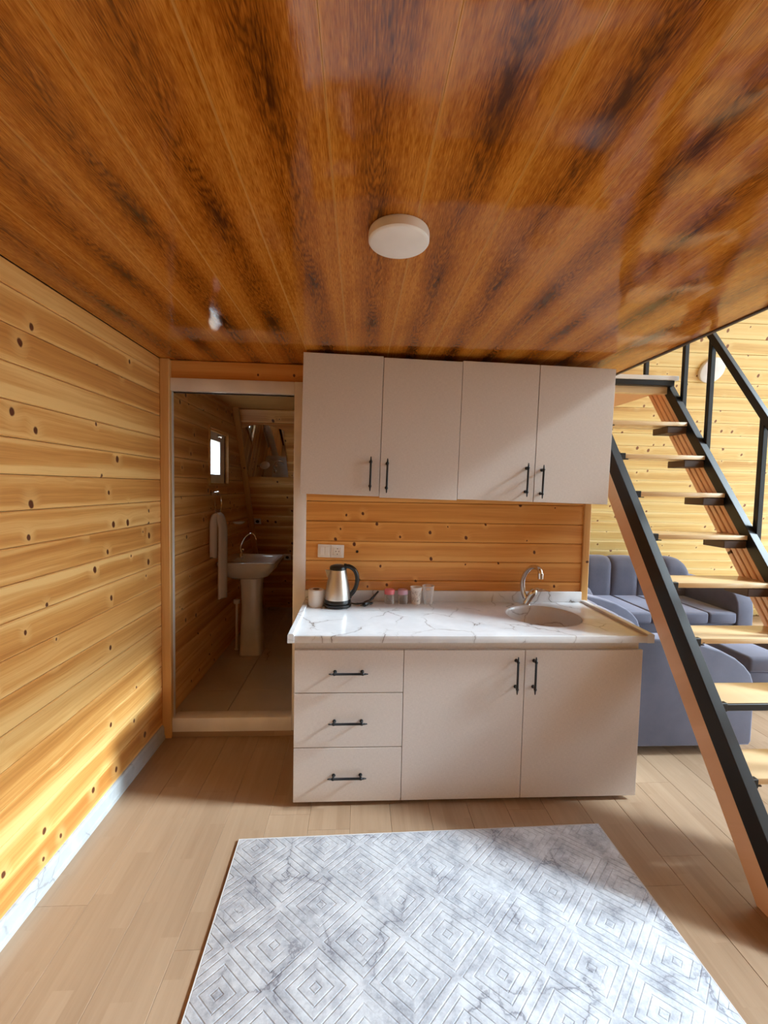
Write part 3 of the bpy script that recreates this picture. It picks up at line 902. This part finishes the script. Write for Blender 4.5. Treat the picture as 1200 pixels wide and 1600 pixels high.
# ---------------------------------------------------------------- staircase (local: x across, y up the flight)
ST = thing('loft_staircase', (1.645, 1.653, 0), 'steep open staircase of pine treads between black steel stringers up to the loft', 'staircase')
TW, RUN, RISE, Z_1 = .572, .170, .2385, .445
SLP = 1.37
Q_ST = Matrix.Rotation(math.atan(SLP) - PI / 2, 4, 'X') @ Q_UP
def stringer(x0, x1, top, wood, back, wx0, wx1, name, strips):
    ks = 2.34 if not strips else 2.425
    a0, a1 = lambda c: (0 - c) / SLP, lambda c: (ks - c) / SLP
    bm = bmesh.new()
    prism(bm, [(a0(top), 0), (a0(wood), 0), (a1(wood), ks), (a1(top), ks)], YZ(), x0, x1, .002, 1)
    # open channel look: a groove down the inside
    s = obj(name, bm, M['black_steel'], ST)
    if not strips:
        bm = bmesh.new()
        prism(bm, [(a0(wood), 0), (a0(back), 0), (a1(back), ks), (a1(wood), ks)], YZ(), wx0, wx1, .006, 1)
        regrain(obj('stringer_cladding', bm, M['pine_stair'], ST), Q_ST)
    else:
        n = strips
        for i in range(n):
            c0 = wood + (back - wood) * i / n; c1 = wood + (back - wood) * (i + 1) / n
            bm = bmesh.new()
            prism(bm, [(a0(c0) + .001, 0), (a0(c1) - .0045, 0), (a1(c1) - .0045, ks), (a1(c0) + .001, ks)], YZ(), wx0, wx1, .004, 1)
            regrain(obj('cladding_strip', bm, M['pine_stair'], ST), Q_ST)
        bm = bmesh.new()
        prism(bm, [(a0(wood) + .003, 0), (a0(back) - .008, 0), (a1(back) - .008, ks), (a1(wood) + .003, ks)], YZ(), wx0 + .008, wx1 - .003)
        obj('cladding_backing', bm, M['sub'], ST)
stringer(-.05, 0, .49, .335, .155, -.046, -.004, 'stringer', 0)
stringer(TW, TW + .045, .49, .385, .150, TW + .004, TW + .042, 'stringer', 4)
tread_me = mesh_of('tread', bbox((.002, 0, -.027), (TW - .002, .205, 0), .003, 2), M['tread'], 40)
br = bmesh.new()
box(br, (0, .006, -.078), (.06, .17, -.031), .003)
BRK = mesh_of('bracket', br, M['pad'])
for kk in range(-1, 8):
    y, z = RUN * kk, Z_1 + RISE * kk
    link('tread', tread_me, ST, T((0, y, z)))
    b2 = bmesh.new(); box(b2, (TW - .135, .006, -.075), (TW - .001, .16, -.031), .003); obj('tread_block', b2, M['pad'], ST, None, T((0, y, z)))
    b2 = bmesh.new(); box(b2, (.0, -.012, -.036), (.034, .012, .004), .002); box(b2, (.0, .0, -.036), (.06, .17, -.031)); obj('angle_bracket', b2, M['black_steel'], ST, None, T((0, y, z)))
bm = bmesh.new(); box(bm, (-.002, -.010, -.033), (TW + .01, .004, -.0015), .002)
obj('steel_nosing', bm, M['black_steel'], ST, None, T((0, RUN, Z_1 + RISE)))
# landing at loft level
LY = 1.355
obj('landing', bbox((-.02, LY, 2.436), (TW + .046, LY + .75, 2.467), .003), M['white_plastic'], ST)
obj('landing_beam', bbox((-.02, LY + .008, 2.398), (TW + .02, LY + .05, 2.436), .003), M['black_steel'], ST)
obj('landing_joist', bbox((-.02, LY + .055, 2.350), (TW + .02, LY + .095, 2.434), .003), M['tread'], ST)
obj('landing_soffit', bbox((-.02, LY + .095, 2.385), (TW + .02, LY + .75, 2.397)), M['ply'], ST)
# railing
RXo = TW + .055
def sq(bm, p0, p1, a, b):
    p0, p1 = Vector(p0), Vector(p1)
    d = (p1 - p0); L = d.length
    q = Vector((0, 0, 1)).rotation_difference(d.normalized()).to_matrix().to_4x4()
    box(bm, (-a / 2, -b / 2, 0), (a / 2, b / 2, L), .002, 1, T(p0) @ q)
rail = lambda s: 2.009 + 1.42 * (s - .653)
bm = bmesh.new(); sq(bm, (RXo, -.25, rail(-.25) + .025), (RXo, 1.32, rail(1.32) + .025), .032, .042); obj('handrail', bm, M['black_steel'], ST)
for s in (.02, .35, .685, 1.085):
    bm = bmesh.new(); sq(bm, (RXo, s, .49 + SLP * s - .06), (RXo, s, rail(s) + .02), .030, .030); obj('baluster', bm, M['black_steel'], ST)
bm = bmesh.new(); sq(bm, (RXo, 1.318, .49 + SLP * 1.318 - .06), (RXo, 1.318, 3.45), .030, .030); obj('baluster', bm, M['black_steel'], ST)
bm = bmesh.new(); sq(bm, (RXo, 1.74, 2.467), (RXo, 1.74, 3.45), .030, .030); obj('baluster', bm, M['black_steel'], ST)
bm = bmesh.new(); sq(bm, (RXo, 1.30, 3.45), (RXo, 2.1, 3.45), .032, .042); obj('landing_rail', bm, M['black_steel'], ST)

# ---------------------------------------------------------------- sofas
def arm_bm(prof, t):
    bm = bmesh.new()
    prism(bm, prof, YZ(), 0, t, .014, 3)
    return bm
def arc_profile(depth, h_back, h_top, front_r, zr, z0=.06, flat=.45):
    """side outline (y from front 0 to depth, z): flat top falling in a curve to the front."""
    p = [(depth, z0), (0.02, z0), (0, z0 + .03)]
    for i in range(11):
        a = PI / 2 * i / 10
        p.append((front_r * (1 - math.sin(a) ** 1.0) if False else front_r * (1 - math.cos(PI / 2 - a + 0) ) if False else front_r - front_r * math.cos(a), (h_top - zr) + zr * math.sin(a)))
    p.append((depth, h_back))
    return p
def channel_bm(w, zt, zb, th, end=0):
    """one upholstered channel of a back cushion; front at y=0, bulging; end=+1/-1 rounds that upper outer corner."""
    bm = bmesh.new()
    nx, npf = 10, 18
    grid = []
    for i in range(nx + 1):
        u = i / nx
        bulge = .030 * math.sqrt(max(0, 1 - (2 * u - 1) ** 4)) 
        e = u if end > 0 else (1 - u) if end < 0 else 0
        drop = (zt - zb) * .42 * (1 - math.sqrt(max(0, 1 - e ** 3.2))) if end else 0
        ztop = zt - drop - .012 * (2 * u - 1) ** 4
        row = []
        for j in range(npf + 1):
            t = j / npf
            if t < .5:
                z = zb + (ztop - .11 - zb) * t / .5; y = -bulge * math.sin(PI * min(1, t / .5 * .8 + .2) ) * .9 - bulge * .1
                y = -bulge * (.35 + .65 * math.sin(PI * (t / .5) * .5))
            elif t < .9:
                a = PI * (t - .5) / .4
                z = ztop - .11 + .11 * math.sin(a); y = th / 2 - (th / 2 + bulge) * math.cos(a)
            else:
                z = (ztop - .11) + (zb - ztop + .11) * (t - .9) / .1; y = th + bulge
            row.append(bm.verts.new((u * w, y, z)))
        grid.append(row)
    for i in range(nx):
        for j in range(npf):
            bm.faces.new((grid[i][j], grid[i + 1][j], grid[i + 1][j + 1], grid[i][j + 1]))
    bm.faces.new(grid[0]); bm.faces.new(grid[-1][::-1])
    bmesh.ops.recalc_face_normals(bm, faces=bm.faces[:])
    return bm
def feet(t, pts):
    for x, y in pts:
        bm = bmesh.new(); lathe(bm, [(.018, 0), (.024, .062)], 12, T((x, y, 0))); obj('foot', bm, M['black_plastic'], t, 40)
def sofa(loc, rz, label, W, D, arm_prof, arm_t, z_seat, n_cush, chan, z_back, n_chan_end=True):
    """local: front edge at y=0 facing -y, x from 0 to W."""
    t = thing('sofa', loc, label, 'sofa', rz=rz)
    obj('base', bbox((arm_t * .6, .03, .062), (W - arm_t * .6, D - .06, z_seat - .10), .012, 2), M['fabric'], t, 40)
    iw = W - 2 * arm_t
    for i in range(n_cush):
        a = arm_t + iw * i / n_cush
        obj('seat_cushion', bbox((a + .002, .0, z_seat - .105), (a + iw / n_cush - .002, D - .24, z_seat), .022, 3), M['fabric'], t, 60)
    a = arm_bm(arm_prof, arm_t); obj('arm', a, M['fabric'], t, 35)
    a = arm_bm(arm_prof, arm_t); obj('arm', a, M['fabric'], t, 35, T((W - arm_t, 0, 0)))
    nch = max(1, round(iw / chan)); cw = (iw + .10) / nch
    for i in range(nch):
        e = -1 if i == 0 else 1 if i == nch - 1 else 0
        obj('back_channel', channel_bm(cw - .002, z_back, z_seat - .02, .20, e), M['fabric'], t, 70, T((arm_t - .05 + cw * i, D - .24, 0)))
    feet(t, ((.07, .08), (W - .07, .08), (.07, D - .12), (W - .07, D - .12)))
    return t
# far sofa, facing the camera
pf = [(.86, .06), (.02, .06), (0, .09), (0, .56), (.012, .64), (.045, .70), (.10, .738), (.18, .752), (.40, .755), (.86, .755)]
sofa((1.99, 3.735, 0), 0, 'slate-violet sofa with channelled back against the far sloping wall', 1.665, .90, pf, .155, .545, 5, .25, .955)
# near sofa, seen from its side, facing right
pn = [(.86, .06), (.015, .06), (0, .085), (0, .40), (.008, .455), (.03, .515), (.075, .568), (.135, .615), (.235, .665), (.38, .708), (.52, .735), (.86, .745)]
sofa((2.485, 2.495, 0), PI / 2, 'slate-violet sofa seen end-on behind the base cabinet and stairs, facing right', 1.235, .88, pn, .135, .45, 3, .25, .80)
ot = thing('ottoman', (2.93, 3.0, 0), 'low slate-violet ottoman to the right of the end-on sofa', 'ottoman')
obj('seat', bbox((0, 0, .30), (.60, .52, .42), .03, 3), M['fabric'], ot, 60)
obj('base', bbox((.008, .008, .062), (.592, .512, .302), .012, 2), M['fabric'], ot, 60)
feet(ot, ((.07, .07), (.53, .07), (.07, .45), (.53, .45)))

# ---------------------------------------------------------------- bathroom things
# window
w1 = bpy.data.objects.new('window_1', None); C.objects.link(w1); w1['kind'] = 'structure'; w1.location = (XB, (WY0 + WY1) / 2, WZ0)
def wpart(name, lo, hi, mat, bev=.002):
    return obj(name, bbox(Vector(lo) - w1.location, Vector(hi) - w1.location, bev), mat, w1)
for lo, hi in (((XB - .056, WY0 - .001, WZ0 - .022), (XB + .012, WY1 + .001, WZ0)), ((XB - .056, WY0 - .001, WZ1), (XB + .012, WY1 + .001, WZ1 + .02)),
               ((XB - .056, WY0 - .02, WZ0 - .022), (XB + .012, WY0, WZ1 + .02)), ((XB - .056, WY1, WZ0 - .022), (XB + .012, WY1 + .02, WZ1 + .02))):
    wpart('casing', lo, hi, M['pine_post'])
fx0, fx1 = XB - .052, XB - .022
sashes = (((fx0, WY0, WZ0), (fx1, WY1, WZ0 + .075)), ((fx0, WY0, WZ1 - .085), (fx1, WY1, WZ1)), ((fx0, WY0, WZ0 + .075), (fx1, WY0 + .02, WZ1 - .085)), ((fx0, WY1 - .13, WZ0 + .075), (fx1, WY1, WZ1 - .085)))
for lo, hi in sashes: wpart('sash', lo, hi, M['white_pvc'])
wpart('pane', (fx0 + .012, WY0 + .015, WZ0 + .07), (fx0 + .016, WY1 - .12, WZ1 - .08), M['pane'], 0)
bm = bmesh.new(); lathe(bm, [(.012, 0), (.012, .010), (.006, .012), (.006, .03), (.014, .034), (.014, .042), (.004, .046)], 14, T((fx1 - XB, .02, WZ1 - .045 - WZ0)) @ Matrix.Rotation(PI / 2, 4, 'Y')); obj('latch', bm, M['chrome'], w1, 40)
# mirror on the sloping wall
mr = bpy.data.objects.new('arched_mirror', None); C.objects.link(mr)
zm = 1.722
mr.matrix_world = T((-.955, Y0 - SL * zm, zm)) @ R_SLOPE
tag(mr, 'frameless mirror with arched top on the sloping bathroom wall', 'mirror')
mh = (2.175 - zm) / math.cos(TH); pk = (2.222 - zm) / math.cos(TH)
poly = [(-.19, 0), (.213, 0), (.203, mh)]
for i in range(1, 14):
    t = i / 14
    poly.append((.203 - .423 * t, mh + (pk - mh) * math.sin(PI * t)))
poly.append((-.220, mh))
bm = bmesh.new(); prism(bm, poly, lambda a, b, h: Vector((a, h, b)), -.010, -.004); obj('glass', bm, M['mirror'], mr)
bm = bmesh.new(); prism(bm, [(a * .985, b * .985 + .004) for a, b in poly], lambda a, b, h: Vector((a, h, b)), -.004, 0); obj('backing', bm, M['dark'], mr)
# pedestal basin against the left wall
bs = thing('pedestal_basin', (-.955, 3.96, ZB), 'white ceramic pedestal washbasin in the bathroom', 'washbasin')
def loft(bm, rings, cap0=True, cap1=True):
    R_ = [[bm.verts.new(p) for p in r] for r in rings]
    n = len(R_[0])
    for a, b in zip(R_, R_[1:]):
        for i in range(n): bm.faces.new((a[i], a[(i + 1) % n], b[(i + 1) % n], b[i]))
    if cap0: bm.faces.new(R_[0][::-1])
    if cap1: bm.faces.new(R_[-1])
def rrect(x0, x1, y0, y1, r, z, n=5):
    out = []
    for cx, cy, a0 in ((x1 - r, y1 - r, 0), (x0 + r, y1 - r, PI / 2), (x0 + r, y0 + r, PI), (x1 - r, y0 + r, 3 * PI / 2)):
        for i in range(n + 1):
            a = a0 + PI / 2 * i / n
            out.append((cx + r * math.cos(a), cy + r * math.sin(a), z))
    return out
bm = bmesh.new()
loft(bm, [rrect(-.18, .10, -.13, .13, .08, .70), rrect(-.21, .16, -.18, .19, .09, .725), rrect(-.245, .215, -.235, .24, .09, .79), rrect(-.25, .235, -.255, .255, .05, .835), rrect(-.25, .24, -.262, .262, .04, .862), rrect(-.248, .236, -.258, .258, .04, .867),
          rrect(-.14, .205, -.215, .215, .06, .866), rrect(-.12, .18, -.18, .18, .10, .82), rrect(-.06, .12, -.10, .10, .09, .765)])
obj('bowl', bm, M['ceramic'], bs, 50)
bm = bmesh.new()
loft(bm, [rrect(-.105, .095, -.10, .10, .045, 0), rrect(-.10, .09, -.095, .095, .045, .10), rrect(-.088, .078, -.085, .085, .045, .45), rrect(-.10, .09, -.10, .10, .05, .72)])
obj('pedestal', bm, M['ceramic'], bs, 50)
bt = thing('basin_tap', (-1.150 + .09, 3.96, ZB + .867), 'chrome gooseneck tap on the bathroom washbasin', 'tap')
bm = bmesh.new(); lathe(bm, [(.022, 0), (.022, .006), (.014, .010), (.013, .055), (.009, .06)], 16); obj('body', bm, M['chrome'], bt, 40)
bm = bmesh.new(); tube(bm, curve_pts([(0, 0, .05), (-.004, 0, .11), (.030, 0, .185), (.075, 0, .222), (.115, 0, .215), (.136, 0, .170)], 7), .0075, 10); obj('spout', bm, M['chrome'], bt, 45)
bm = bmesh.new(); tube(bm, [(.008, -.008, .05), (.022, -.03, .075), (.026, -.034, .085)], [.006, .007, .009], 8); obj('lever', bm, M['chrome'], bt, 45)
# towel ring and towel
tr_ = thing('towel_ring', (XB, 3.60, 1.56), 'chrome towel ring on the bathroom wall above the washbasin', 'towel ring')
bm = bmesh.new(); lathe(bm, [(.022, 0), (.022, .006), (.010, .010), (.009, .050), (.013, .054), (.013, .066)], 16, Matrix.Rotation(PI / 2, 4, 'Y')); obj('bracket', bm, M['chrome'], tr_, 40)
bm = bmesh.new(); tube(bm, [(.06, .085 * math.sin(2 * PI * i / 32), -.085 + .085 * math.cos(2 * PI * i / 32)) for i in range(33)], .0045, 8); obj('ring', bm, M['chrome'], tr_, 40)
tw = thing('hand_towel', (XB + .06, 3.60, 1.387), 'white hand towel hanging folded through the towel ring', 'towel')
bm = bmesh.new()
for xoff, yoff, z1, wx, wy, ph in ((.034, .012, -.69, .030, .066, .3), (-.024, -.028, -.35, .024, .060, 1.7)):
    rings = []
    for i in range(19):
        t = i / 18
        z = .012 + (z1 - .012) * t ** 1.25
        k_ = math.sqrt(max(0, 1 - (1 - min(1, t * 6.5 + .04)) ** 2))
        ring = []
        for j in range(24):
            a = 2 * PI * j / 24
            fold = 1 + .13 * math.sin(3 * a + ph + t * 1.5) * min(1, t * 3)
            ring.append((xoff * (.15 + .85 * min(1, t * 4)) + wx * k_ * fold * math.cos(a), yoff + wy * (.5 + .5 * k_) * fold * math.sin(a), z - .008 * math.sin(a * 2 + ph) * t))
        rings.append(ring)
    loft(bm, rings)
bmesh.ops.recalc_face_normals(bm, faces=bm.faces[:])
obj('cloth', bm, M['towel'], tw, 70)
# soap dish, water pipe, small plates
sd = thing('soap_dish', (XB, 4.10, 1.262), 'small white soap dish on a chrome bracket on the bathroom wall', 'soap dish')
bm = bmesh.new(); lathe(bm, [(.012, 0), (.03, .002), (.055, .018), (.058, .024), (.052, .022), (.028, .008), (.01, .007)], 24, T((.09, 0, 0))); obj('dish', bm, M['ceramic'], sd, 50)
bm = bmesh.new(); lathe(bm, [(.016, 0), (.016, .005), (.006, .008), (.006, .05)], 12, T((0, 0, .004)) @ Matrix.Rotation(PI / 2, 4, 'Y')); obj('bracket', bm, M['chrome'], sd, 40)
wp = thing('water_pipe', (-1.115, 4.02, ZB), 'thin white pipe standing on the bathroom floor left of the basin pedestal', 'pipe')
bm = bmesh.new(); lathe(bm, [(.020, 0), (.020, .006), (.011, .012), (.011, .44)], 14); obj('stem', bm, M['white_plastic'], wp, 40)
bm = bmesh.new(); lathe(bm, [(.014, .43), (.030, .436), (.030, .468), (.012, .474)], 16); obj('cap', bm, M['white_plastic'], wp, 40)
def slope_plate(x, z, w_, label, name):
    o = bpy.data.objects.new(name, None); C.objects.link(o)
    o.matrix_world = T((x, Y0 - SL * z, z)) @ R_SLOPE
    tag(o, label, 'socket')
    obj('plate', bbox((-w_, -.010, -w_), (w_, -.0005, w_), .003, 2), M['white_plastic'], o, 40)
    bm = bmesh.new(); lathe(bm, [(.020, 0), (.020, .003), (.017, .003), (.016, .001), (.001, .001)], 20, T((0, -.0095, 0)) @ RX); obj('socket_ring', bm, M['hole'], o, 40)
slope_plate(-.826, .802, .042, 'white wall socket beside the bathroom washbasin', 'wall_socket')
slope_plate(-1.116, 1.235, .036, 'white outlet box on the sloping bathroom wall under the mirror', 'outlet_box')
